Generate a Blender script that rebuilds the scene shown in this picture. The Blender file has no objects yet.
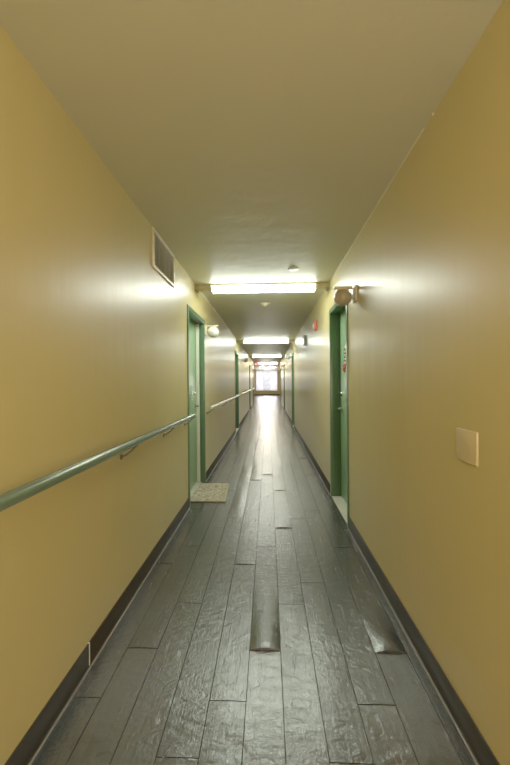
import bpy, bmesh, math, random
from mathutils import Vector, Matrix, noise
random.seed(7)
S = bpy.context.scene
COL = S.collection
R = math.radians

# ------------------------------------------------------------------ sizes
XL, XR = -0.835, 0.709          # corridor walls
H = 2.433                       # ceiling
Y0, Y1 = -4.2, 20.6             # corridor extent (rear wall .. mouth of lobby)
YE = 34.5                       # lobby end wall
LBL, LBR = -1.75, 1.35          # lobby walls
CAMH = 1.30

# ------------------------------------------------------------------ materials
def newmat(name):
    m = bpy.data.materials.new(name); m.use_nodes = True
    nt = m.node_tree
    b = nt.nodes['Principled BSDF']
    return m, nt, b
def N(nt, t, **kw):
    n = nt.nodes.new(t)
    for k, v in kw.items():
        if k in n.inputs.keys(): n.inputs[k].default_value = v
        else: setattr(n, k, v)
    return n
def L(nt, a, b): nt.links.new(a, b)
def simple(name, col, rough=0.5, metal=0.0, bump=0.0, bscale=60, var=0.06, emit=None, estr=0, spec=0.5):
    m, nt, b = newmat(name)
    tc = N(nt, 'ShaderNodeTexCoord')
    nz = N(nt, 'ShaderNodeTexNoise'); nz.inputs['Scale'].default_value = bscale; nz.inputs['Detail'].default_value = 4
    L(nt, tc.outputs['Object'], nz.inputs['Vector'])
    mx = N(nt, 'ShaderNodeMix', data_type='RGBA')
    mx.inputs[6].default_value = (*[c*(1-var) for c in col], 1)
    mx.inputs[7].default_value = (*[min(1, c*(1+var)) for c in col], 1)
    L(nt, nz.outputs['Fac'], mx.inputs[0]); L(nt, mx.outputs[2], b.inputs['Base Color'])
    b.inputs['Roughness'].default_value = rough; b.inputs['Metallic'].default_value = metal
    b.inputs['Specular IOR Level'].default_value = spec
    if bump:
        bp = N(nt, 'ShaderNodeBump'); bp.inputs['Strength'].default_value = bump; bp.inputs['Distance'].default_value = 0.01
        L(nt, nz.outputs['Fac'], bp.inputs['Height']); L(nt, bp.outputs['Normal'], b.inputs['Normal'])
    if emit:
        b.inputs['Emission Color'].default_value = (*emit, 1); b.inputs['Emission Strength'].default_value = estr
    return m

def wall_mat(name, c1, c2, rough, coat=0.0):
    m, nt, b = newmat(name)
    g = N(nt, 'ShaderNodeNewGeometry')
    big = N(nt, 'ShaderNodeTexNoise'); big.inputs['Scale'].default_value = 0.9; big.inputs['Detail'].default_value = 3
    L(nt, g.outputs['Position'], big.inputs['Vector'])
    fine = N(nt, 'ShaderNodeTexNoise'); fine.inputs['Scale'].default_value = 130; fine.inputs['Detail'].default_value = 2
    L(nt, g.outputs['Position'], fine.inputs['Vector'])
    mp = N(nt, 'ShaderNodeMapping'); mp.inputs['Scale'].default_value = (3, 3, 0.35)
    L(nt, g.outputs['Position'], mp.inputs['Vector'])
    wav = N(nt, 'ShaderNodeTexNoise'); wav.inputs['Scale'].default_value = 1.6; wav.inputs['Detail'].default_value = 3
    L(nt, mp.outputs['Vector'], wav.inputs['Vector'])
    mx = N(nt, 'ShaderNodeMix', data_type='RGBA'); mx.inputs[6].default_value = (*c1, 1); mx.inputs[7].default_value = (*c2, 1)
    L(nt, big.outputs['Fac'], mx.inputs[0]); L(nt, mx.outputs[2], b.inputs['Base Color'])
    b.inputs['Roughness'].default_value = rough
    b1 = N(nt, 'ShaderNodeBump'); b1.inputs['Strength'].default_value = 0.22; b1.inputs['Distance'].default_value = 0.0012
    L(nt, fine.outputs['Fac'], b1.inputs['Height'])
    b2 = N(nt, 'ShaderNodeBump'); b2.inputs['Strength'].default_value = 0.5; b2.inputs['Distance'].default_value = 0.012
    L(nt, wav.outputs['Fac'], b2.inputs['Height']); L(nt, b1.outputs['Normal'], b2.inputs['Normal'])
    L(nt, b2.outputs['Normal'], b.inputs['Normal'])
    b.inputs['Specular IOR Level'].default_value = 0.38
    b.inputs['Coat Weight'].default_value = coat; b.inputs['Coat Roughness'].default_value = 0.27
    return m

M = {}
M['wall'] = wall_mat('satin olive yellow wall paint', (0.50, 0.42, 0.165), (0.57, 0.475, 0.20), 0.40, 0.22)
M['ceiling'] = wall_mat('satin grey ceiling paint', (0.58, 0.565, 0.41), (0.61, 0.595, 0.43), 0.45)
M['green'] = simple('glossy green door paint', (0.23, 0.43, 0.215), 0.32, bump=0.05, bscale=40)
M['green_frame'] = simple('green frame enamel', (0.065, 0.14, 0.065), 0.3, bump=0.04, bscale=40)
M['dark_green'] = simple('dark green gasket', (0.02, 0.05, 0.025), 0.5)
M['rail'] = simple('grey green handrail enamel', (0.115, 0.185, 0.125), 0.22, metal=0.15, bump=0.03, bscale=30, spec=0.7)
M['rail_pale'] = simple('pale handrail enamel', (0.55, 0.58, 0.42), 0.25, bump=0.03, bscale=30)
M['bracket'] = simple('tarnished bracket steel', (0.14, 0.12, 0.07), 0.4, metal=0.6)
M['base'] = simple('dark brown vinyl cove base', (0.026, 0.020, 0.015), 0.5, bump=0.1, bscale=15, spec=0.3)
M['shoe'] = simple('worn grey floor edge strip', (0.22, 0.22, 0.20), 0.3, bump=0.1, bscale=25)
M['caulk'] = simple('pale caulk', (0.72, 0.68, 0.46), 0.5, bump=0.3, bscale=90)
M['beige'] = simple('beige painted metal', (0.52, 0.46, 0.27), 0.4)
M['vent_dark'] = simple('dark duct cavity', (0.24, 0.20, 0.12), 0.8)
M['vane'] = simple('olive brown grille vane', (0.48, 0.42, 0.25), 0.45)
M['cream'] = simple('cream painted grille frame', (0.66, 0.60, 0.40), 0.4)
M['almond'] = simple('almond plastic plate', (0.60, 0.49, 0.27), 0.35, var=0.02)
M['white'] = simple('white enamel', (0.78, 0.79, 0.72), 0.35, var=0.02)
M['white_strip'] = simple('white weatherstrip', (0.72, 0.75, 0.66), 0.4)
M['opal'] = simple('opal glass', (0.82, 0.82, 0.76), 0.12, var=0.01)
M['opal_tan'] = simple('dusty tan glass', (0.36, 0.31, 0.20), 0.3, var=0.03)
M['marble'] = simple('pale stone threshold', (0.56, 0.57, 0.46), 0.3, bump=0.1, bscale=12, var=0.12)
M['chrome'] = simple('brushed steel', (0.62, 0.62, 0.55), 0.25, metal=0.9)
M['red'] = simple('red plastic', (0.60, 0.05, 0.03), 0.35)
M['clear'] = simple('frosted strobe lens', (0.75, 0.74, 0.66), 0.15)
M['grey_box'] = simple('grey painted box', (0.33, 0.36, 0.30), 0.4)
M['black'] = simple('black bead', (0.02, 0.02, 0.02), 0.3)
M['red_lit'] = simple('lit red exit face', (0.7, 0.06, 0.04), 0.4, emit=(1, 0.12, 0.08), estr=0.9)
M['lettering'] = simple('pale sign lettering', (0.9, 0.8, 0.75), 0.4, emit=(1, 0.7, 0.6), estr=0.8)
M['ext'] = simple('pale exterior block', (0.75, 0.76, 0.80), 0.8, emit=(0.9, 0.92, 1.0), estr=0.8)

def tube_mat(name, col, s):
    m, nt, b = newmat(name)
    g = N(nt, 'ShaderNodeNewGeometry')
    w = N(nt, 'ShaderNodeTexWave'); w.inputs['Scale'].default_value = 60; w.inputs['Distortion'].default_value = 0
    L(nt, g.outputs['Position'], w.inputs['Vector'])
    mr = N(nt, 'ShaderNodeMapRange'); mr.inputs['To Min'].default_value = s*0.92; mr.inputs['To Max'].default_value = s*1.08
    L(nt, w.outputs['Fac'], mr.inputs['Value']); L(nt, mr.outputs['Result'], b.inputs['Emission Strength'])
    b.inputs['Emission Color'].default_value = (*col, 1); b.inputs['Base Color'].default_value = (.8, .8, .8, 1)
    b.inputs['Roughness'].default_value = 0.3
    return m
M['lens_cool'] = tube_mat('cool lit acrylic diffuser', (0.95, 1.0, 0.83), 24.0)
M['lens_warm'] = tube_mat('warm lit acrylic diffuser', (1.0, 0.82, 0.50), 22.0)
M['lens_near'] = tube_mat('warm white lit acrylic diffuser', (1.0, 0.80, 0.56), 32.0)

# floor vinyl plank
def floor_mat():
    m, nt, b = newmat('scuffed dark wood vinyl plank')
    g = N(nt, 'ShaderNodeNewGeometry')
    # shift the texture per plank
    cmb = N(nt, 'ShaderNodeCombineXYZ')
    m1 = N(nt, 'ShaderNodeMath', operation='MULTIPLY'); m1.inputs[1].default_value = 37.0
    L(nt, g.outputs['Random Per Island'], m1.inputs[0]); L(nt, m1.outputs[0], cmb.inputs[0]); L(nt, m1.outputs[0], cmb.inputs[1])
    add = N(nt, 'ShaderNodeVectorMath', operation='ADD')
    L(nt, g.outputs['Position'], add.inputs[0]); L(nt, cmb.outputs[0], add.inputs[1])
    mp = N(nt, 'ShaderNodeMapping'); mp.inputs['Scale'].default_value = (38, 2.2, 1)
    L(nt, add.outputs[0], mp.inputs['Vector'])
    grain = N(nt, 'ShaderNodeTexNoise'); grain.inputs['Scale'].default_value = 1.6; grain.inputs['Detail'].default_value = 8; grain.inputs['Roughness'].default_value = 0.65
    grain.inputs['Distortion'].default_value = 0.6
    L(nt, mp.outputs[0], grain.inputs['Vector'])
    cr = N(nt, 'ShaderNodeValToRGB')
    e = cr.color_ramp.elements
    e[0].position = 0.32; e[0].color = (0.005, 0.004, 0.004, 1)
    e[1].position = 0.72; e[1].color = (0.050, 0.041, 0.036, 1)
    L(nt, grain.outputs['Fac'], cr.inputs[0])
    # plank tone
    hs = N(nt, 'ShaderNodeMapRange'); hs.inputs['To Min'].default_value = 0.55; hs.inputs['To Max'].default_value = 1.35
    L(nt, g.outputs['Random Per Island'], hs.inputs['Value'])
    sc = N(nt, 'ShaderNodeVectorMath', operation='SCALE')
    L(nt, cr.outputs[0], sc.inputs[0]); L(nt, hs.outputs[0], sc.inputs['Scale'])
    # worn patches, their teal tint paints in sheen of the cool lights
    w = N(nt, 'ShaderNodeTexNoise'); w.inputs['Scale'].default_value = 3.2; w.inputs['Detail'].default_value = 3; w.inputs['Roughness'].default_value = 0.5
    L(nt, g.outputs['Position'], w.inputs['Vector'])
    wr = N(nt, 'ShaderNodeMapRange'); wr.inputs['From Min'].default_value = 0.40; wr.inputs['From Max'].default_value = 0.75
    wr.inputs['To Max'].default_value = 0.45
    L(nt, w.outputs['Fac'], wr.inputs['Value'])
    mx = N(nt, 'ShaderNodeMix', data_type='RGBA'); mx.inputs[7].default_value = (0.055, 0.074, 0.073, 1)
    L(nt, wr.outputs[0], mx.inputs[0]); L(nt, sc.outputs[0], mx.inputs[6]); L(nt, mx.outputs[2], b.inputs['Base Color'])
    rr = N(nt, 'ShaderNodeMapRange'); rr.inputs['To Min'].default_value = 0.16; rr.inputs['To Max'].default_value = 0.34
    L(nt, grain.outputs['Fac'], rr.inputs['Value']); L(nt, rr.outputs[0], b.inputs['Roughness'])
    b.inputs['IOR'].default_value = 2.0; b.inputs['Specular Tint'].default_value = (.92, 1.0, 1.0, 1)
    # bumps: grain, crinkle, slow swell
    b1 = N(nt, 'ShaderNodeBump'); b1.inputs['Strength'].default_value = 0.6; b1.inputs['Distance'].default_value = 0.002
    L(nt, grain.outputs['Fac'], b1.inputs['Height'])
    cw = N(nt, 'ShaderNodeTexNoise'); cw.inputs['Scale'].default_value = 17; cw.inputs['Detail'].default_value = 5; cw.inputs['Distortion'].default_value = 0.9
    cm = N(nt, 'ShaderNodeMapping'); cm.inputs['Scale'].default_value = (0.75, 1.5, 1); L(nt, g.outputs['Position'], cm.inputs['Vector'])
    L(nt, cm.outputs[0], cw.inputs['Vector'])
    b2 = N(nt, 'ShaderNodeBump'); b2.inputs['Strength'].default_value = 0.9; b2.inputs['Distance'].default_value = 0.0055
    L(nt, cw.outputs['Fac'], b2.inputs['Height']); L(nt, b1.outputs[0], b2.inputs['Normal'])
    pb = N(nt, 'ShaderNodeTexNoise'); pb.inputs['Scale'].default_value = 75; pb.inputs['Detail'].default_value = 3
    L(nt, g.outputs['Position'], pb.inputs['Vector'])
    b3 = N(nt, 'ShaderNodeBump'); b3.inputs['Strength'].default_value = 0.55; b3.inputs['Distance'].default_value = 0.0022
    L(nt, pb.outputs['Fac'], b3.inputs['Height']); L(nt, b2.outputs[0], b3.inputs['Normal']); b2 = b3
    b.inputs['Coat Weight'].default_value = 0.3; b.inputs['Coat Roughness'].default_value = 0.25
    L(nt, b2.outputs[0], b.inputs['Normal'])
    return m
M['floor'] = floor_mat()
M['sub'] = simple('dark underlay', (0.012, 0.011, 0.010), 0.7)

def mat_mat():
    m, nt, b = newmat('woven beige mat with swirls')
    tc = N(nt, 'ShaderNodeTexCoord')
    n1 = N(nt, 'ShaderNodeTexNoise'); n1.inputs['Scale'].default_value = 9; n1.inputs['Distortion'].default_value = 2.5
    L(nt, tc.outputs['Object'], n1.inputs['Vector'])
    n1.inputs['Scale'].default_value = 11; n1.inputs['Detail'].default_value = 0; n1.inputs['Distortion'].default_value = 0.8
    wv = N(nt, 'ShaderNodeMath', operation='PINGPONG'); wv.inputs[1].default_value = 0.07
    L(nt, n1.outputs['Fac'], wv.inputs[0])
    wq = N(nt, 'ShaderNodeMath', operation='MULTIPLY'); wq.inputs[1].default_value = 14.0
    L(nt, wv.outputs[0], wq.inputs[0])
    cr = N(nt, 'ShaderNodeValToRGB'); e = cr.color_ramp.elements
    e[0].position = 0.25; e[0].color = (0.21, 0.18, 0.12, 1); e[1].position = 0.55; e[1].color = (0.50, 0.45, 0.33, 1)
    L(nt, wq.outputs[0], cr.inputs[0]); L(nt, cr.outputs[0], b.inputs['Base Color'])
    f = N(nt, 'ShaderNodeTexNoise'); f.inputs['Scale'].default_value = 220
    L(nt, tc.outputs['Object'], f.inputs['Vector'])
    bp = N(nt, 'ShaderNodeBump'); bp.inputs['Strength'].default_value = 0.6; bp.inputs['Distance'].default_value = 0.004
    L(nt, f.outputs['Fac'], bp.inputs['Height']); L(nt, bp.outputs[0], b.inputs['Normal'])
    b.inputs['Roughness'].default_value = 0.95
    return m
M['mat'] = mat_mat()

def glass_mat():
    m, nt, b = newmat('window glass')
    out = nt.nodes['Material Output']
    tr = N(nt, 'ShaderNodeBsdfTransparent'); gl = N(nt, 'ShaderNodeBsdfGlossy'); gl.inputs['Roughness'].default_value = 0.02
    fr = N(nt, 'ShaderNodeFresnel'); mx = N(nt, 'ShaderNodeMixShader')
    L(nt, fr.outputs[0], mx.inputs[0]); L(nt, tr.outputs[0], mx.inputs[1]); L(nt, gl.outputs[0], mx.inputs[2]); L(nt, mx.outputs[0], out.inputs[0])
    return m
M['glass'] = glass_mat()
def sheer_mat():
    m, nt, b = newmat('sheer white curtain cloth')
    out = nt.nodes['Material Output']
    tl = N(nt, 'ShaderNodeBsdfTranslucent'); tl.inputs[0].default_value = (0.9, 0.88, 0.93, 1)
    df = N(nt, 'ShaderNodeBsdfDiffuse'); df.inputs[0].default_value = (0.85, 0.84, 0.88, 1)
    tr = N(nt, 'ShaderNodeBsdfTransparent')
    m1 = N(nt, 'ShaderNodeMixShader'); m1.inputs[0].default_value = 0.35
    L(nt, tl.outputs[0], m1.inputs[1]); L(nt, df.outputs[0], m1.inputs[2])
    m2 = N(nt, 'ShaderNodeMixShader'); m2.inputs[0].default_value = 0.35
    L(nt, m1.outputs[0], m2.inputs[1]); L(nt, tr.outputs[0], m2.inputs[2]); L(nt, m2.outputs[0], out.inputs[0])
    return m
M['sheer'] = sheer_mat()

# ------------------------------------------------------------------ helpers
class MB:
    def __init__(s): s.bm = bmesh.new()
    def box(s, x0, x1, y0, y1, z0, z1, bev=0.0, seg=2):
        x0, x1 = min(x0, x1), max(x0, x1); y0, y1 = min(y0, y1), max(y0, y1); z0, z1 = min(z0, z1), max(z0, z1)
        t = bmesh.new()
        bmesh.ops.create_cube(t, size=1)
        for v in t.verts:
            v.co = Vector(((x0+x1)/2+v.co.x*(x1-x0), (y0+y1)/2+v.co.y*(y1-y0), (z0+z1)/2+v.co.z*(z1-z0)))
        if bev: bmesh.ops.bevel(t, geom=t.edges[:], offset=bev, segments=seg, profile=0.5, affect='EDGES')
        s.merge(t); return s
    def merge(s, t):
        me = bpy.data.meshes.new('tmp'); t.to_mesh(me); t.free(); s.bm.from_mesh(me); bpy.data.meshes.remove(me)
    def tube(s, pts, r, n=16, caps=True):
        pts = [Vector(p) for p in pts]; t = bmesh.new(); rings = []
        rs = r if isinstance(r, (list, tuple)) else [r]*len(pts)
        up = Vector((0, 0, 1))
        for i, p in enumerate(pts):
            d = (pts[min(i+1, len(pts)-1)]-pts[max(i-1, 0)]).normalized()
            a = up if abs(d.dot(up)) < 0.95 else Vector((0, 1, 0))
            u = d.cross(a).normalized(); w = d.cross(u).normalized()
            rings.append([t.verts.new(p+(u*math.cos(k*2*math.pi/n)+w*math.sin(k*2*math.pi/n))*rs[i]) for k in range(n)])
        for i in range(len(rings)-1):
            for k in range(n): t.faces.new((rings[i][k], rings[i][(k+1) % n], rings[i+1][(k+1) % n], rings[i+1][k]))
        if caps: t.faces.new(rings[0][::-1]); t.faces.new(rings[-1])
        bmesh.ops.recalc_face_normals(t, faces=t.faces[:]); s.merge(t); return s
    def lathe(s, prof, loc=(0, 0, 0), mat=None, n=32):
        t = bmesh.new(); rings = []
        for r, z in prof:
            if r < 1e-6: rings.append([t.verts.new((0, 0, z))])
            else: rings.append([t.verts.new((r*math.cos(k*2*math.pi/n), r*math.sin(k*2*math.pi/n), z)) for k in range(n)])
        for a, b in zip(rings, rings[1:]):
            for k in range(n):
                k2 = (k+1) % n
                if len(a) == 1: t.faces.new((a[0], b[k], b[k2]))
                elif len(b) == 1: t.faces.new((a[k], b[0], a[k2]))
                else: t.faces.new((a[k], b[k], b[k2], a[k2]))
        bmesh.ops.recalc_face_normals(t, faces=t.faces[:])
        if mat is not None: bmesh.ops.transform(t, matrix=mat, verts=t.verts[:])
        bmesh.ops.translate(t, vec=Vector(loc), verts=t.verts[:])
        s.merge(t); return s
    def sphere(s, c, r, sc=(1, 1, 1), u=24, v=16):
        t = bmesh.new(); bmesh.ops.create_uvsphere(t, u_segments=u, v_segments=v, radius=r)
        for q in t.verts: q.co = Vector((q.co.x*sc[0]+c[0], q.co.y*sc[1]+c[1], q.co.z*sc[2]+c[2]))
        s.merge(t); return s
    def build(s, name, mat, parent=None, smooth=True):
        me = bpy.data.meshes.new(name)
        o = bpy.data.objects.new(name, me); COL.objects.link(o)
        if parent is not None:
            o.parent = parent
            off = Vector((0, 0, 0)); q = parent
            while q is not None: off += q.location; q = q.parent
            bmesh.ops.translate(s.bm, vec=-off, verts=s.bm.verts[:])
        s.bm.to_mesh(me); s.bm.free()
        me.materials.append(mat)
        if smooth:
            for p in me.polygons: p.use_smooth = True
            try: me.set_sharp_from_angle(angle=R(35))
            except Exception: pass
        return o
def tag(o, label=None, cat=None, group=None, kind=None):
    if label: o['label'] = label
    if cat: o['category'] = cat
    if group: o['group'] = group
    if kind: o['kind'] = kind
    return o
def empty(name, loc, label=None, cat=None, group=None, kind=None):
    o = bpy.data.objects.new(name, None); COL.objects.link(o); o.location = loc; o.empty_display_size = 0.1
    return tag(o, label, cat, group, kind)
def wx(side, d):          # x at distance d out of the wall face, into the corridor
    return XL+d if side == 'L' else XR-d
def copy_tree(o, parent=None):
    c = o.copy(); COL.objects.link(c)
    if parent is not None: c.parent = parent
    for ch in list(o.children): copy_tree(ch, c)
    return c

# ------------------------------------------------------------------ doors list
DW = 0.95
DOORS = {'L': [(3.59, 4.56), (8.77, 9.80), (15.3, 16.25), (19.0, 19.9)],
         'R': [(3.12, 4.02), (9.60, 10.52), (15.0, 15.9), (19.2, 20.1)]}
DH = 2.11

# walls with openings
def wall(side):
    m = MB(); a = Y0
    xi = XL if side == 'L' else XR
    xo = xi-0.22 if side == 'L' else xi+0.22
    for (d0, d1) in DOORS[side]:
        m.box(xi, xo, a, d0+0.006, 0, H); m.box(xi, xo, d0+0.006, d1-0.006, DH-0.006, H); a = d1-0.006
    m.box(xi, xo, a, Y1, 0, H)
    return m
o = wall('L').build('wall_left', M['wall'], smooth=False); tag(o, 'long satin olive yellow wall on the left with the round handrail', 'wall', kind='structure')
o = wall('R').build('wall_right', M['wall'], smooth=False); tag(o, 'long satin olive yellow wall on the right with the blank switch plate', 'wall', kind='structure')
m = MB(); m.box(LBL-.1, LBR+.1, Y0-.1, YE+.2, H, H+0.1)
tag(m.build('ceiling', M['ceiling'], smooth=False), 'plain grey olive painted ceiling running down the corridor', 'ceiling', kind='structure')
m = MB(); m.box(XL-.22, XR+.22, Y0-.1, Y0, 0, H)
tag(m.build('wall_back', M['wall'], smooth=False), 'olive yellow wall behind the camera closing the corridor', 'wall', kind='structure')
# lobby
def lobby_wall(name, x0, x1, y0, y1, label):
    m = MB(); m.box(x0, x1, y0, y1, 0, H)
    tag(m.build(name, M['wall'], smooth=False), label, 'wall', kind='structure')
lobby_wall('wall_lobby_left', LBL-.1, LBL, Y1, YE, 'side wall of the bright lobby at the left far end')
lobby_wall('wall_lobby_right', LBR, LBR+.1, Y1, YE, 'side wall of the bright lobby at the right far end')
m = MB(); m.box(LBL-.1, XL-.22, Y1-.1, Y1, 0, H); m.box(XR+.22, LBR+.1, Y1-.1, Y1, 0, H)
tag(m.build('wall_lobby_front', M['wall'], smooth=False), 'short return walls where the corridor opens into the lobby', 'wall', kind='structure')
WX0, WX1, WZ0, WZ1 = -1.22, 0.92, 0.44, 2.41
m = MB(); m.box(LBL, WX0, YE, YE+.15, 0, H); m.box(WX1, LBR, YE, YE+.15, 0, H)
m.box(WX0, WX1, YE, YE+.15, 0, WZ0); m.box(WX0, WX1, YE, YE+.15, WZ1, H)
tag(m.build('wall_end', M['wall'], smooth=False), 'yellow end wall with low sill below the bright window', 'wall', kind='structure')

# window
w = empty('window_1', (0, YE, WZ0), 'bright white window filling the far end of the corridor', 'window', kind='structure')
m = MB()
m.box(WX0, WX0+.05, YE+.02, YE+.10, WZ0, WZ1, .004); m.box(WX1-.05, WX1, YE+.02, YE+.10, WZ0, WZ1, .004)
m.box(WX0+.05, WX1-.05, YE+.02, YE+.10, WZ0, WZ0+.05, .004); m.box(WX0+.05, WX1-.05, YE+.02, YE+.10, WZ1-.05, WZ1, .004)
for q in (1/3, 2/3):
    xx = WX0+(WX1-WX0)*q; m.box(xx-.02, xx+.02, YE+.03, YE+.09, WZ0+.05, WZ1-.05, .003)
m.box(WX0+.05, WX1-.05, YE+.035, YE+.085, 0.93, .96, .003)
m.build('window_frame', M['white'], w)
m = MB(); m.box(WX0+.04, WX1-.04, YE+.055, YE+.061, WZ0+.04, WZ1-.04); m.build('pane', M['glass'], w)
m = MB(); m.box(WX0-.04, WX1+.04, YE-.09, YE+.02, WZ0-.035, WZ0, .006); m.build('window_sill', M['cream'], w)
# sheer curtains as two pleated panels
for i, (a, b_) in enumerate(((WX0+.02, -0.50), (0.18, WX1-.02))):
    t = bmesh.new(); n = 60; rows = 10; grid = []
    for j in range(rows+1):
        z = 0.47+(2.345-0.47)*j/rows
        grid.append([t.verts.new((a+(b_-a)*k/n, YE-.075+0.018*math.sin(k*0.9+i)*(1-.3*j/rows), z)) for k in range(n+1)])
    for j in range(rows):
        for k in range(n): t.faces.new((grid[j][k], grid[j][k+1], grid[j+1][k+1], grid[j+1][k]))
    mm = MB(); mm.merge(t)
    tag(mm.build('sheer_curtain', M['sheer']), ['sheer pale curtain gathered at the left side of the far window', 'sheer pale curtain gathered at the right side of the far window'][i], 'curtain')
m = MB(); m.tube([(WX0-.06, YE-.14, 2.36), (WX1+.06, YE-.14, 2.36)], .011)
for xx in (WX0-.06, WX1+.06): m.sphere((xx, YE-.14, 2.36), .022)
for xx in (WX0-.03, WX1+.03): m.box(xx-.008, xx+.008, YE-.14, YE, 2.352, 2.368)
tag(m.build('curtain_rod', M['white']), 'thin white curtain rod above the far window', 'curtain rod')

# ------------------------------------------------------------------ floor planks
PL, PW, PX = 1.07, 0.15, 0.05
OFF = {1: 1.20, 2: 1.42, 3: 1.69, 0: 0.975}
def plank_profile(k, n, u, v, rnd):
    """height of plank k, index n; u across 0..1, v along 0(near)..1(far)"""
    s = v*PL
    z = 0.0
    ends, cup, tilt = rnd
    z += ends[0]*math.exp(-(s/0.10)**2)*(0.4+0.6*math.sin(math.pi*u)) + ends[1]*math.exp(-((PL-s)/0.10)**2)*(0.4+0.6*math.sin(math.pi*u))
    z += cup*math.sin(math.pi*u)*math.sin(math.pi*v)
    z += tilt*u*math.sin(math.pi*v)
    return z
SPECIAL = {(-1, 0): ('dome', 0.016, 0.42), (3, 0): ('dome', 0.019, 0.20)}
def make_floor():
    t = bmesh.new()
    rr = random.Random(11)
    for k in range(-12, 9):
        x0 = PX+PW*k; x1 = x0+PW
        o0 = OFF[k % 4]
        for n in range(-6, 32):
            y0 = o0+PL*n; y1 = y0+PL
            if y1 < Y0 or y0 > YE: continue
            if k < -6 or k > 4:
                if y1 < Y1-0.1: continue
            ca, cb = max(x0, LBL), min(x1, LBR)
            if y0 < Y1 - .3:
                ca, cb = max(x0, XL-0.02), min(x1, XR+0.02)
            if cb-ca < 0.01: continue
            ya, yb = max(y0, Y0), min(y1, YE)
            nx = 8; ny = 30 if y0 < 8 else 8
            if y0 > 14: nx = 3; ny = 4
            ends = [abs(rr.gauss(0, 0.0014)), abs(rr.gauss(0, 0.0014))]
            cup = rr.gauss(0, 0.0010); tilt = rr.gauss(0, 0.0006)
            if rr.random() < .15: ends[0] += 0.003
            if k == -3 and n in (2, 3): cup = 0.009; tilt = 0.003
            if k in (-2, -1, 0) and n in (3,): ends[0] += 0.006
            if k == -2 and n in (3,): cup = .006
            if k == 0 and n == 2: ends[0] += .005
            sp = SPECIAL.get((k, n))
            g = 0.0016
            grid = []
            for j in range(ny+1):
                # denser near the lip of the plank
                v = (j/ny)**1.4 if sp else j/ny
                row = []
                for i in range(nx+1):
                    u = i/nx
                    x = ca+g+(cb-ca-2*g)*u; y = ya+g+(yb-ya-2*g)*v
                    uu = (x-x0)/PW; vv = (y-y0)/PL
                    z = plank_profile(k, n, uu, vv, (ends, cup, tilt))
                    if sp:
                        s_ = (y-y0)/sp[2]
                        z += sp[1]*math.exp(-s_**2)*max(0, math.sin(math.pi*uu))**0.8*(1-math.exp(-((y-y0+0.006)/0.018)**1.0)*0.55)
                    z += 0.0016*noise.noise(Vector((x*3.1, y*1.3, 0)))
                    row.append(t.verts.new((x, y, z)))
                grid.append(row)
            for j in range(ny):
                for i in range(nx): t.faces.new((grid[j][i], grid[j][i+1], grid[j+1][i+1], grid[j+1][i]))
            # skirts so lifted edges read as solid board
            border = [grid[0][i] for i in range(nx+1)]+[grid[j][nx] for j in range(1, ny+1)]+[grid[ny][i] for i in range(nx-1, -1, -1)]+[grid[j][0] for j in range(ny-1, 0, -1)]
            low = [t.verts.new((v.co.x, v.co.y, -0.006)) for v in border]
            for a in range(len(border)):
                b_ = (a+1) % len(border); t.faces.new((border[b_], border[a], low[a], low[b_]))
    mm = MB(); mm.merge(t)
    # underlay slab, second material
    o = mm.build('floor', M['floor'])
    o.data.materials.append(M['sub'])
    b = bmesh.new(); b.from_mesh(o.data)
    nf = len(b.faces)
    def slab(xa, xb, ya, yb):
        q = [b.verts.new(p) for p in ((xa, ya, -.0045), (xb, ya, -.0045), (xb, yb, -.0045), (xa, yb, -.0045))]
        f = b.faces.new(q); f.material_index = 1
        q = [b.verts.new(p) for p in ((xa, ya, -.06), (xb, ya, -.06), (xb, yb, -.06), (xa, yb, -.06))]
        f = b.faces.new(q[::-1]); f.material_index = 1
    slab(XL-.25, XR+.25, Y0-.1, Y1); slab(LBL-.1, LBR+.1, Y1, YE+.15)
    b.to_mesh(o.data); b.free()
    tag(o, 'dark grey brown wood look plank floor with lifting boards', 'floor', kind='structure')
make_floor()

# ------------------------------------------------------------------ baseboards, strips, ceiling joint beads
def base(side, name, label):
    m = MB(); a = Y0; segs = []; BH = 0.110
    for d0, d1 in DOORS[side]: segs.append((a, d0-0.002)); a = d1+0.002
    segs.append((a, Y1))
    if side == 'L':
        s = segs[0]; segs = [(s[0], 1.570), (1.576, s[1])]+segs[1:]
    for a, b in segs:
        m.box(wx(side, 0), wx(side, .007), a, b, 0.001, BH, .002)
        m.box(wx(side, 0), wx(side, .010), a, b, 0.001, 0.010, .002)
    tag(m.build(name, M['base']), label, 'baseboard', kind='structure')
    m = MB()
    for a, b in segs: m.box(wx(side, .0105), wx(side, .018), a, b, 0.0005, 0.008, .002)
    return m
m = base('L', 'baseboard_left', 'dark brown vinyl baseboard along the left wall')
tag(m.build('trim_1', M['shoe']), 'thin grey strip at the foot of the left baseboard', 'trim', kind='structure')
m = base('R', 'baseboard_right', 'dark brown vinyl baseboard along the right wall')
tag(m.build('trim_2', M['shoe']), 'thin grey strip at the foot of the right baseboard', 'trim', kind='structure')
m = MB(); m.box(wx('L', 0), wx('L', .008), 1.5705, 1.5755, 0.001, 0.112)
tag(m.build('trim_3', M['white']), 'pale upright joint in the left baseboard', 'trim', kind='structure')
m = MB(); m.box(LBL, WX0-.0, YE-.012, YE, 0, .1, .002); m.box(WX0, WX1, YE-.012, YE, 0, .1, .002); m.box(WX1, LBR, YE-.012, YE, 0, .1, .002)
tag(m.build('baseboard_end', M['base']), 'dark baseboard at the foot of the far end wall', 'baseboard', kind='structure')
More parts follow.
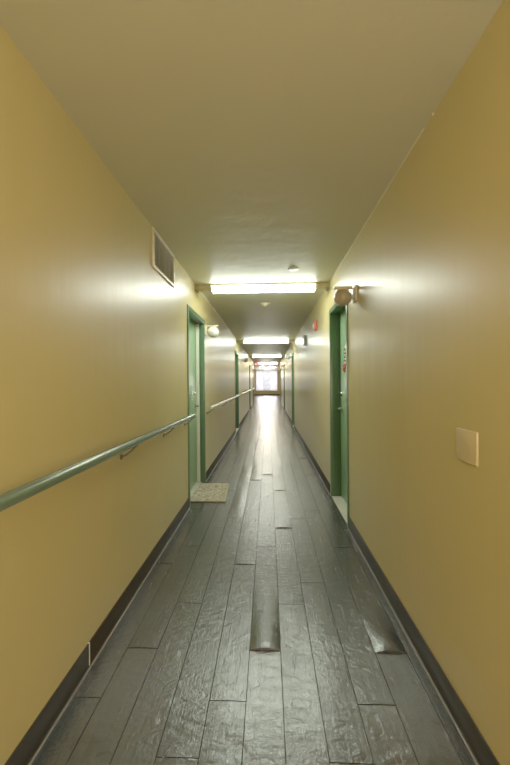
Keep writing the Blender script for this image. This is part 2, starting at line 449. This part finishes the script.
def bead(side, name, label, segs, r):
    m = MB()
    for a, b in segs:
        n = max(2, int((b-a)/.25)); pts = []
        rs = []
        for i in range(n+1):
            y = a+(b-a)*i/n
            pts.append((wx(side, .001), y, H-.001)); rs.append(r*(0.8+0.4*random.random()))
        m.tube(pts, rs, 8)
    if side == 'R':
        for yy in (1.51, 2.18, 2.22): m.sphere((wx(side, .004), yy, H-.006), .005, (1, 1.6, 1.2), 8, 6)
    tag(m.build(name, M['caulk']), label, 'trim', kind='structure')
bead('L', 'trim_4', 'thin pale bead along the left wall and ceiling joint', [(4.4, 9.2)], .010)
bead('R', 'trim_5', 'pale flaking caulk along the right wall and ceiling joint', [(1.6, 3.9), (4.3, 9.2)], .0035)

# ------------------------------------------------------------------ doors
DL = {('L', 0): 'green door at left beside the beige mat', ('L', 1): 'second green door along the left wall', ('L', 2): 'third green door along the left wall', ('L', 3): 'farthest green door on the left wall',
      ('R', 0): 'green door at right below the tan globe lamp', ('R', 1): 'second green door along the right wall', ('R', 2): 'third green door along the right wall', ('R', 3): 'farthest green door on the right wall'}
num = 0
for side in 'LR':
    for i, (a, b) in enumerate(DOORS[side]):
        num += 1
        e = empty('door_%d' % num, (wx(side, 0), (a+b)/2, 0), DL[(side, i)], 'door', kind='structure')
        F = 0.05; dep = 0.105; out = 0.012
        m = MB()
        # pressed frame: face + reveal in one, near jamb, far jamb, head
        for (p, q) in ((a, a+F), (b-F, b)):
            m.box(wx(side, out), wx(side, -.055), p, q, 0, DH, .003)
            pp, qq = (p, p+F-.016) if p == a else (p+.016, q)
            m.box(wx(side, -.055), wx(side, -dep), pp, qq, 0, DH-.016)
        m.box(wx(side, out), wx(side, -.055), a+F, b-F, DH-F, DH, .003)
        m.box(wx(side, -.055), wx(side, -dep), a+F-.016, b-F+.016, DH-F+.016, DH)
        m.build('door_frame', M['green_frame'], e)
        if side == 'L' and i == 0:
            m = MB(); m.box(wx(side, -.057), wx(side, -dep+.003), b-F+.004, b-F+.0158, .012, DH-F, .001)
            m.build('weatherstrip', M['white_strip'], e)
        leaf = MB()
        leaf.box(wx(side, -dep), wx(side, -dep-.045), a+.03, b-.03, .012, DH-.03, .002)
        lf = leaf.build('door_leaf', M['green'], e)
        # gap gasket behind the leaf keeps the doorway closed
        m = MB(); m.box(wx(side, -0.037 if num == 1 else 0.004), wx(side, -dep), a+F+.001, b-F-.001, 0.0008, .011, .004)
        m.box(wx(side, -dep), wx(side, -.16), a+.02, b-.02, .0008, .011)
        th = m.build('threshold', M['marble'], e)
        # hardware at far side of leaf
        hy = b-F-.075; hz = 1.00
        xs = lambda d: wx(side, -dep+d)
        rot = Matrix.Rotation(R(90), 4, 'Y') if side == 'L' else Matrix.Rotation(R(-90), 4, 'Y')
        m = MB()
        m.lathe([(0, 0), (.030, 0), (.030, .006), (.024, .010), (.011, .012), (.011, .045), (0, .045)], (xs(0), hy, hz), rot)
        m.tube([(xs(.045), hy+.008, hz), (xs(.048), hy-.03, hz), (xs(.046), hy-.11, hz-.004)], [.010, .009, .008], 12)
        m.build('handle', M['chrome'], lf)
        m = MB(); m.lathe([(0, 0), (.026, 0), (.026, .006), (.019, .016), (0, .018)], (xs(0), hy, hz+.16), rot)
        m.build('deadbolt', M['chrome'], lf)
        m = MB(); m.lathe([(0, 0), (.011, 0), (.011, .004), (.006, .006), (0, .006)], (xs(0), (a+b)/2, 1.56), rot)
        m.build('peephole', M['chrome'], lf)
        for hzz in (.25, 1.05, 1.85):
            m = MB(); m.tube([(wx(side, -dep+.006), a+F-.004, hzz-.05), (wx(side, -dep+.006), a+F-.004, hzz+.05)], .007, 10)
            m.build('hinge', M['green_frame'], lf)

# ornament on the right door
a, b = DOORS['R'][0]; xd = XR+.105
oy = 3.645
root = empty('hanging_ornament', (xd-.01, oy, 1.66), 'string of black and white beads with red pendant hanging on right green door', 'ornament')
m = MB(); m.tube([(xd-.010, oy, 1.66), (xd-.020, oy-.003, 1.50), (xd-.020, oy, 1.40)], .0016, 6); m.build('cord', M['white'], root)
m = MB(); m.lathe([(0, 0), (.012, 0), (.010, .006), (0, .010)], (xd, oy, 1.662), Matrix.Rotation(R(-90), 4, 'Y')); m.build('hook', M['white'], root)
for j in range(9):
    z = 1.645-j*.019
    m = MB(); m.sphere((xd-.020, oy+(.005 if j % 2 else -.005), z), .014 if j % 2 == 0 else .011, u=12, v=8)
    m.build('bead', M['white'] if j % 2 == 0 else M['black'], root)
m = MB()
for k, (dy, dz, r) in enumerate(((0, 1.458, .023), (-.016, 1.438, .022), (.018, 1.428, .022), (.0, 1.408, .018))):
    m.sphere((xd-.022, oy+dy, dz), r, u=14, v=10)
m.build('pendant', M['red'], root)
m = MB()
for k in range(5): m.tube([(xd-.015, oy, 1.41), (xd-.012, oy+(k-2)*.007, 1.335)], .0018, 5)
m.build('tassel', M['red'], root)

# bead charm on the left door
a, b = DOORS['L'][0]; xd = XL-.105
oy = 4.22
root = empty('door_charm', (xd+.01, oy, 1.27), 'small string of white beads on the green door beside the mat', 'ornament')
m = MB(); m.tube([(xd+.008, oy, 1.28), (xd+.010, oy, 1.08)], .0015, 6); m.build('cord', M['white'], root)
for j in range(6):
    m = MB(); m.sphere((xd+.012, oy+(.005 if j % 2 else -.005), 1.26-j*.034), .011, u=12, v=8); m.build('bead', M['white'], root)

# ------------------------------------------------------------------ door mat
m = MB()
root_x, root_y = -.675, 4.13
t = bmesh.new()
nx, ny = 16, 24
X0, X1_, Ya, Yb = XL-.030, -.475, 3.78, 4.44
def mz(x, y): return .012+.0015*noise.noise(Vector((x*9, y*9, 3)))
top = [[t.verts.new((X0+(X1_-X0)*i/nx-.035*(j/ny)*(i/nx), Ya+(Yb-Ya)*j/ny, mz(i/3, j/3))) for i in range(nx+1)] for j in range(ny+1)]
bot = [[t.verts.new((v.co.x, v.co.y, .0035)) for v in row] for row in top]
for j in range(ny):
    for i in range(nx):
        t.faces.new((top[j][i], top[j][i+1], top[j+1][i+1], top[j+1][i])); t.faces.new((bot[j][i], bot[j+1][i], bot[j+1][i+1], bot[j][i+1]))
for j in range(ny):
    t.faces.new((top[j][0], top[j+1][0], bot[j+1][0], bot[j][0])); t.faces.new((top[j+1][nx], top[j][nx], bot[j][nx], bot[j+1][nx]))
for i in range(nx):
    t.faces.new((top[0][i+1], top[0][i], bot[0][i], bot[0][i+1])); t.faces.new((top[ny][i], top[ny][i+1], bot[ny][i+1], bot[ny][i]))
m.merge(t)
root = empty('door_mat', (root_x, root_y, 0), 'small beige patterned mat in front of the first left door', 'mat')
m.build('pile', M['mat'], root)
m = MB()
m.tube([(X0+.004, Ya, .009), (X1_, Ya, .009), (X1_-.035, Yb, .009), (X0+.004, Yb, .009)], .0055, 8)
m.build('binding', simple('tan binding tape', (.42, .37, .23), .9), root)

# ------------------------------------------------------------------ handrails
def rail(y0, y1, brs, label, mat, closed=(True, True)):
    d = .078; z = .965; r = .0225
    e = empty('handrail', (wx('L', d), (y0+y1)/2, z), label, 'handrail', 'round handrails along the left wall')
    n = max(2, int((y1-y0)/.5))
    pts = [(wx('L', d), y0+(y1-y0)*i/n, z) for i in range(n+1)]
    m = MB(); m.tube(pts, r, 24); m.build('rail', mat, e)
    for yy, s_, ok in ((y0, -1, closed[0]), (y1, 1, closed[1])):
        if ok:
            m = MB(); m.tube([(wx('L', d), yy-.004*s_, z), (wx('L', d), yy+.002*s_, z), (wx('L', d), yy+.006*s_, z)], [r+.0015, r+.0015, r-.004], 24)
            m.build('end_cap', mat, e)
    for yy in brs:
        m = MB()
        rot = Matrix.Rotation(R(90), 4, 'Y')
        m.lathe([(0, 0), (.017, 0), (.017, .004), (.013, .007), (.0, .008)], (wx('L', 0), yy, z-.082), rot, 20)
        m.tube([(wx('L', .005), yy, z-.082), (wx('L', .030), yy+.004, z-.070), (wx('L', .058), yy+.010, z-.048), (wx('L', d), yy+.014, z-.026)], [.006, .0055, .0055, .006], 10)
        m.box(wx('L', d-.012), wx('L', d+.012), yy-.028, yy+.028, z-.028, z-.0215, .002)
        m.build('bracket', M['bracket'], e)
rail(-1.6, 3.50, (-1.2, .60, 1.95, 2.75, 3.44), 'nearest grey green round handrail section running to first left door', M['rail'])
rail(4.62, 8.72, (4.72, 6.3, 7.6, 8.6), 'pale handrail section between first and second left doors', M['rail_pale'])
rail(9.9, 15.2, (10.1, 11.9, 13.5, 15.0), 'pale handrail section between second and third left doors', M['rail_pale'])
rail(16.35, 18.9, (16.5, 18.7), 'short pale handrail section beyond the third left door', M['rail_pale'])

# ------------------------------------------------------------------ vent grille
V0, V1, VZ0, VZ1 = 2.50, 3.07, 2.140, 2.428
e = empty('wall_vent', (XL, (V0+V1)/2, VZ0), 'cream framed air return grille high on the left wall by the ceiling', 'vent')
m = MB(); f = .024
m.box(wx('L', 0), wx('L', .016), V0, V0+f, VZ0, VZ1, .003); m.box(wx('L', 0), wx('L', .016), V1-f, V1, VZ0, VZ1, .003)
m.box(wx('L', 0), wx('L', .016), V0+f, V1-f, VZ0, VZ0+f, .003); m.box(wx('L', 0), wx('L', .016), V0+f, V1-f, VZ1-f, VZ1, .003)
m.build('frame', M['cream'], e)
m = MB(); m.box(wx('L', .0005), wx('L', .002), V0+f-.002, V1-f+.002, VZ0+f-.002, VZ1-f+.002); m.build('backing', M['vent_dark'], e)
m = MB(); nv = 24
for k in range(nv):
    z = VZ0+f+(VZ1-VZ0-2*f)*(k+.5)/nv
    t = bmesh.new(); bmesh.ops.create_cube(t, size=1)
    for v in t.verts: v.co = Vector((v.co.x*.012, v.co.y*(V1-V0-2*f), v.co.z*.0016))
    bmesh.ops.rotate(t, cent=(0, 0, 0), matrix=Matrix.Rotation(R(40), 3, 'Y'), verts=t.verts[:])
    bmesh.ops.translate(t, vec=(wx('L', .0075), (V0+V1)/2, z), verts=t.verts[:]); m.merge(t)
for k in (1, 2, 3):
    y = V0+f+(V1-V0-2*f)*k/4; m.box(wx('L', .010), wx('L', .0125), y-.002, y+.002, VZ0+f, VZ1-f)
m.build('louvre', M['vane'], e)
for y in (V0+.012, V1-.012):
    for z in (VZ0+.05, VZ1-.05):
        m = MB(); m.lathe([(0, 0), (.0045, 0), (.0035, .002), (0, .0025)], (wx('L', .0158), y, z), Matrix.Rotation(R(90), 4, 'Y'), 10); m.build('screw', M['chrome'], e)

# ------------------------------------------------------------------ blank switch plate
PY, PZ = 1.274, 1.066
e = empty('wall_plate', (XR, PY, PZ), 'blank almond plastic cover plate on the right wall near the camera', 'wall plate')
m = MB(); m.box(wx('R', 0), wx('R', .007), PY-.065, PY+.065, PZ-.058, PZ+.058, .003, 3); m.build('plate', M['almond'], e)
for sy in (-.023, .023):
    for sz in (-.042, .042):
        m = MB(); m.lathe([(0, 0), (.0035, 0), (.0028, .0012), (0, .0014)], (wx('R', .0068), PY+sy, PZ+sz), Matrix.Rotation(R(-90), 4, 'Y'), 12); m.build('screw', M['almond'], e)

# ------------------------------------------------------------------ globe lamps
def lamp(side, y, zc, label, glass, rg=.071):
    e = empty('globe_wall_lamp', (wx(side, 0), y, zc), label, 'wall lamp', 'globe lamps beside the doors')
    m = MB(); m.box(wx(side, 0), wx(side, .018), y-.05, y+.05, zc-.05, zc+.078, .004)
    m.box(wx(side, .018), wx(side, .030), y-.03, y+.03, zc-.02, zc+.060, .004); m.build('backplate', M['cream'], e)
    m = MB(); m.box(wx(side, .03), wx(side, .175), y-.022, y+.022, zc+.058, zc+.076, .004); m.build('arm', M['cream'], e)
    m = MB(); m.lathe([(0, .062), (.046, .062), (.048, .045), (.043, .043), (.0, .043)], (wx(side, .105), y, zc)); m.build('holder', M['cream'], e)
    m = MB(); m.sphere((wx(side, .105), y, zc-.012), rg, (1, 1, .94), 32, 20); m.build('globe', glass, e)
lamp('R', 2.84, 1.985, 'tan glass globe lamp on the right wall beside the first green door', M['opal_tan'])
lamp('L', 4.66, 1.985, 'white glass globe lamp on the left wall past the first green door', M['opal'], .078)
lamp('R', 10.66, 2.06, 'small globe lamp far along the right wall past second door', M['opal'])
lamp('L', 11.6, 2.03, 'small globe lamp far along the left wall past second door', M['opal_tan'])

# ------------------------------------------------------------------ fire alarm, box, smoke detector
fy, fz = 5.12, 2.11
e = empty('fire_alarm', (XR, fy, fz), 'red fire alarm sounder high on the right wall', 'alarm')
m = MB(); m.box(wx('R', 0), wx('R', .036), fy-.06, fy+.06, fz-.065, fz+.065, .008, 3); m.build('body', M['red'], e)
m = MB(); m.box(wx('R', .034), wx('R', .054), fy-.022, fy+.022, fz-.035, fz+.03, .006, 3); m.build('strobe', M['clear'], e)
m = MB()
for k in range(4): m.box(wx('R', .0355), wx('R', .0385), fy-.045, fy+.045, fz+.036+k*.006, fz+.039+k*.006)
m.build('grille', M['black'], e)
by, bz = 6.5, 2.06
e = empty('junction_box', (XR, by, bz), 'small grey box high on the right wall beyond the red alarm', 'wall box')
m = MB(); m.box(wx('R', 0), wx('R', .045), by-.07, by+.07, bz-.09, bz+.09, .004); m.build('body', M['grey_box'], e)
m = MB(); m.box(wx('R', .045), wx('R', .050), by-.075, by+.075, bz-.095, bz+.095, .002); m.build('cover', M['grey_box'], e)
sy_, sx_ = 5.06, -.03
e = empty('smoke_detector', (sx_, sy_, H), 'round cream smoke detector on the ceiling behind the first light', 'smoke detector')
m = MB(); m.lathe([(0, 0), (.074, 0), (.076, -.006), (.070, -.014), (.0, -.014)], (sx_, sy_, H)); m.build('base', M['cream'], e)
m = MB(); m.lathe([(.058, -.013), (.058, -.018), (.050, -.020), (.050, -.026), (.046, -.030), (.030, -.044), (0, -.046)], (sx_, sy_, H)); m.build('cap', M['cream'], e)
m = MB(); m.lathe([(0, -.0455), (.010, -.0455), (.010, -.050), (0, -.052)], (sx_, sy_, H)); m.build('test_button', M['white'], e)
e = empty('ceiling_highlight', (.257, 3.52, H), 'added round disc for a bright highlight on the ceiling before the first light', 'cover')
m = MB(); m.lathe([(0, 0), (.055, 0), (.055, -.003), (.048, -.007), (0, -.008)], (.257, 3.52, H)); m.build('disc', M['white'], e)  # white disc added to stand for a bright highlight on the ceiling
m = MB(); m.lathe([(0, -.0075), (.005, -.0078), (.004, -.010), (0, -.0102)], (.257, 3.52, H), n=12); m.build('screw', M['chrome'], e)

# ------------------------------------------------------------------ fluorescent fixtures
FX = -0.048
def fixture(y, lens, label):
    e = empty('ceiling_light', (FX, y, H), label, 'ceiling light', 'fluorescent lights across the corridor ceiling')
    hl = .612
    m = MB(); m.box(FX-hl, FX+hl, y-.082, y+.082, H-.022, H, .003); m.build('housing', M['white'], e)
    # wraparound acrylic lens: rounded trough
    t = bmesh.new(); prof = []
    for k in range(13):
        a_ = math.pi*k/12
        prof.append((math.copysign(abs(math.cos(a_))**.55, math.cos(a_))*.078, -.022-(math.sin(a_)**.55)*.056))
    rA = [t.verts.new((FX-hl+.018, y+p[0], H+p[1])) for p in prof]; rB = [t.verts.new((FX+hl-.018, y+p[0], H+p[1])) for p in prof]
    for k in range(12): t.faces.new((rA[k], rA[k+1], rB[k+1], rB[k]))
    bmesh.ops.recalc_face_normals(t, faces=t.faces[:])
    # outward normals point down
    c = sum((f.normal.z for f in t.faces)); 
    if c > 0: bmesh.ops.reverse_faces(t, faces=t.faces[:])
    mm = MB(); mm.merge(t); mm.build('diffuser', lens, e)
    for s_ in (-1, 1):
        m = MB(); m.box(FX+s_*(hl-.020), FX+s_*hl, y-.082, y+.082, H-.080, H-.0225, .004); m.build('end_cap', M['cream'], e)
def raceway(y, i, lab):
    for s_, (xa, xb) in enumerate(((XL+.001, FX-.613), (FX+.613, XR-.001))):
        m = MB(); m.box(xa, xb, y-.055, y+.055, H-.050, H-.001, .003)
        m.box(xa if s_ == 0 else xb-.02, xa+.02 if s_ == 0 else xb, y-.075, y+.075, H-.062, H-.001, .003)
        tag(m.build('raceway', M['beige']), lab[s_], 'raceway', 'beige raceways joining the lights to the walls')
FY = [4.09, 9.48, 14.95, 20.4, 25.9]
names = ['nearest', 'second', 'third', 'fourth warm', 'farthest warm']
for i, y in enumerate(FY):
    fixture(y, M['lens_cool'] if i < 3 else M['lens_warm'], '%s fluorescent strip light across the corridor ceiling' % names[i])
    if i < 3:
        raceway(y, i, ['beige raceway stub left of the %s strip light' % names[i], 'beige raceway stub right of the %s strip light' % names[i]])
fixture(-1.35, M['lens_near'], 'fluorescent strip light on the ceiling behind the camera')

# ------------------------------------------------------------------ exit signs
def letters(m, word, x0, y, z0, h):
    w = h*.55; s = h*.16
    def seg(xa, za, xb, zb):
        d = Vector((xb-xa, 0, zb-za)); 
        t = bmesh.new(); bmesh.ops.create_cube(t, size=1)
        for v in t.verts: v.co = Vector((v.co.x*(d.length+s*.0), v.co.y*.002, v.co.z*s))
        ang = math.atan2(d.z, d.x)
        bmesh.ops.rotate(t, cent=(0, 0, 0), matrix=Matrix.Rotation(-ang, 3, 'Y'), verts=t.verts[:])
        bmesh.ops.translate(t, vec=((xa+xb)/2, y, (za+zb)/2), verts=t.verts[:]); m.merge(t)
    G = {'E': [(s/2, 0, s/2, h), (0, s/2, w, s/2), (0, h/2, w*.8, h/2), (0, h-s/2, w, h-s/2)], 'X': [(0, 0, w, h), (0, h, w, 0)],
         'I': [(w/2, 0, w/2, h)], 'T': [(w/2, 0, w/2, h), (0, h-s/2, w, h-s/2)]}
    for i, c in enumerate(word):
        for q in G[c]: seg(x0+i*w*1.35+q[0], z0+q[1], x0+i*w*1.35+q[2], z0+q[3])
def exit_sign(x, y, zc, w, h, label):
    e = empty('exit_sign', (x, y, zc), label, 'exit sign', 'red lit exit signs at the far end')
    m = MB(); m.box(x-w/2, x+w/2, y-.02, y+.02, zc-h/2, zc+h/2, .005); m.build('housing', M['red'], e)
    m = MB(); m.box(x-w/2+.01, x+w/2-.01, y-.024, y-.020, zc-h/2+.01, zc+h/2-.01); fc = m.build('face', M['red_lit'], e)
    m = MB(); m.box(x-.03, x+.03, y-.012, y+.012, zc+h/2, H, .002); m.build('mount', M['cream'], e)
    lh = h*.5; lw = lh*.55*1.35*3+lh*.55
    m = MB(); letters(m, 'EXIT', x-lw/2, y-.0255, zc-lh/2, lh); m.build('lettering', M['lettering'], fc)
exit_sign(-.632, 19.95, 2.325, .22, .17, 'red exit sign hanging at the left end of the corridor')
exit_sign(-.115, 22.6, 2.315, .30, .16, 'red exit sign hanging at centre in front of the far window')

# ------------------------------------------------------------------ outside: pale ground and sky
m = MB(); m.box(-30, 30, YE+.3, YE+40, -.3, -.1)
tag(m.build('ground', simple('pale paving outside', (.55, .55, .55), .9), smooth=False), 'pale ground outside the far window', 'ground', kind='structure')
W = bpy.data.worlds.new('World'); S.world = W; W.use_nodes = True
bg = W.node_tree.nodes['Background']; bg.inputs[0].default_value = (0.90, 0.88, 1.0, 1); bg.inputs[1].default_value = 0.75
ld = bpy.data.lights.new('window_daylight', 'AREA'); ld.shape = 'RECTANGLE'; ld.size = 1.9; ld.size_y = 1.9; ld.energy = 60; ld.color = (1, .97, .96)
lo = bpy.data.objects.new('window_daylight', ld); COL.objects.link(lo); lo.location = (-.13, YE+.6, 1.5); lo.rotation_euler = (R(-90), 0, 0)

for px, py, pz, en, cl in ((-.2, 28.5, 1.9, 70, (1, .88, .62)), (.40, -2.3, 1.25, 54, (1, .79, .54)), (.50, -.45, 1.55, 18, (1, .80, .56))):  # added fill lights, brighten the lobby and near walls, no real lamps
    pd = bpy.data.lights.new('fill_light', 'POINT'); pd.shadow_soft_size = .25; pd.energy = en; pd.color = cl
    po = bpy.data.objects.new('fill_light', pd); COL.objects.link(po); po.location = (px, py, pz)
# ------------------------------------------------------------------ camera
cd = bpy.data.cameras.new('camera'); cam = bpy.data.objects.new('camera', cd); COL.objects.link(cam)
cd.sensor_fit = 'HORIZONTAL'; cd.sensor_width = 36; cd.lens = 36*350/510
cd.clip_start = .02; cd.clip_end = 200
VX, VY, ROLL = 268.21, 382.06, 0.443
yaw = math.atan((VX-255)/350.0); pitch = math.atan((VY-382.5)/350.0)
Rm = Matrix.Rotation(yaw, 4, 'Z') @ Matrix.Rotation(R(90)-(-pitch), 4, 'X') @ Matrix.Rotation(R(-ROLL), 4, 'Z')
cam.matrix_world = Matrix.Translation((0, 0, CAMH)) @ Rm
S.camera = cam
S.view_settings.view_transform = 'Standard'
S.view_settings.look = 'None'
S.view_settings.exposure = 0.38
S.view_settings.gamma = 1.34
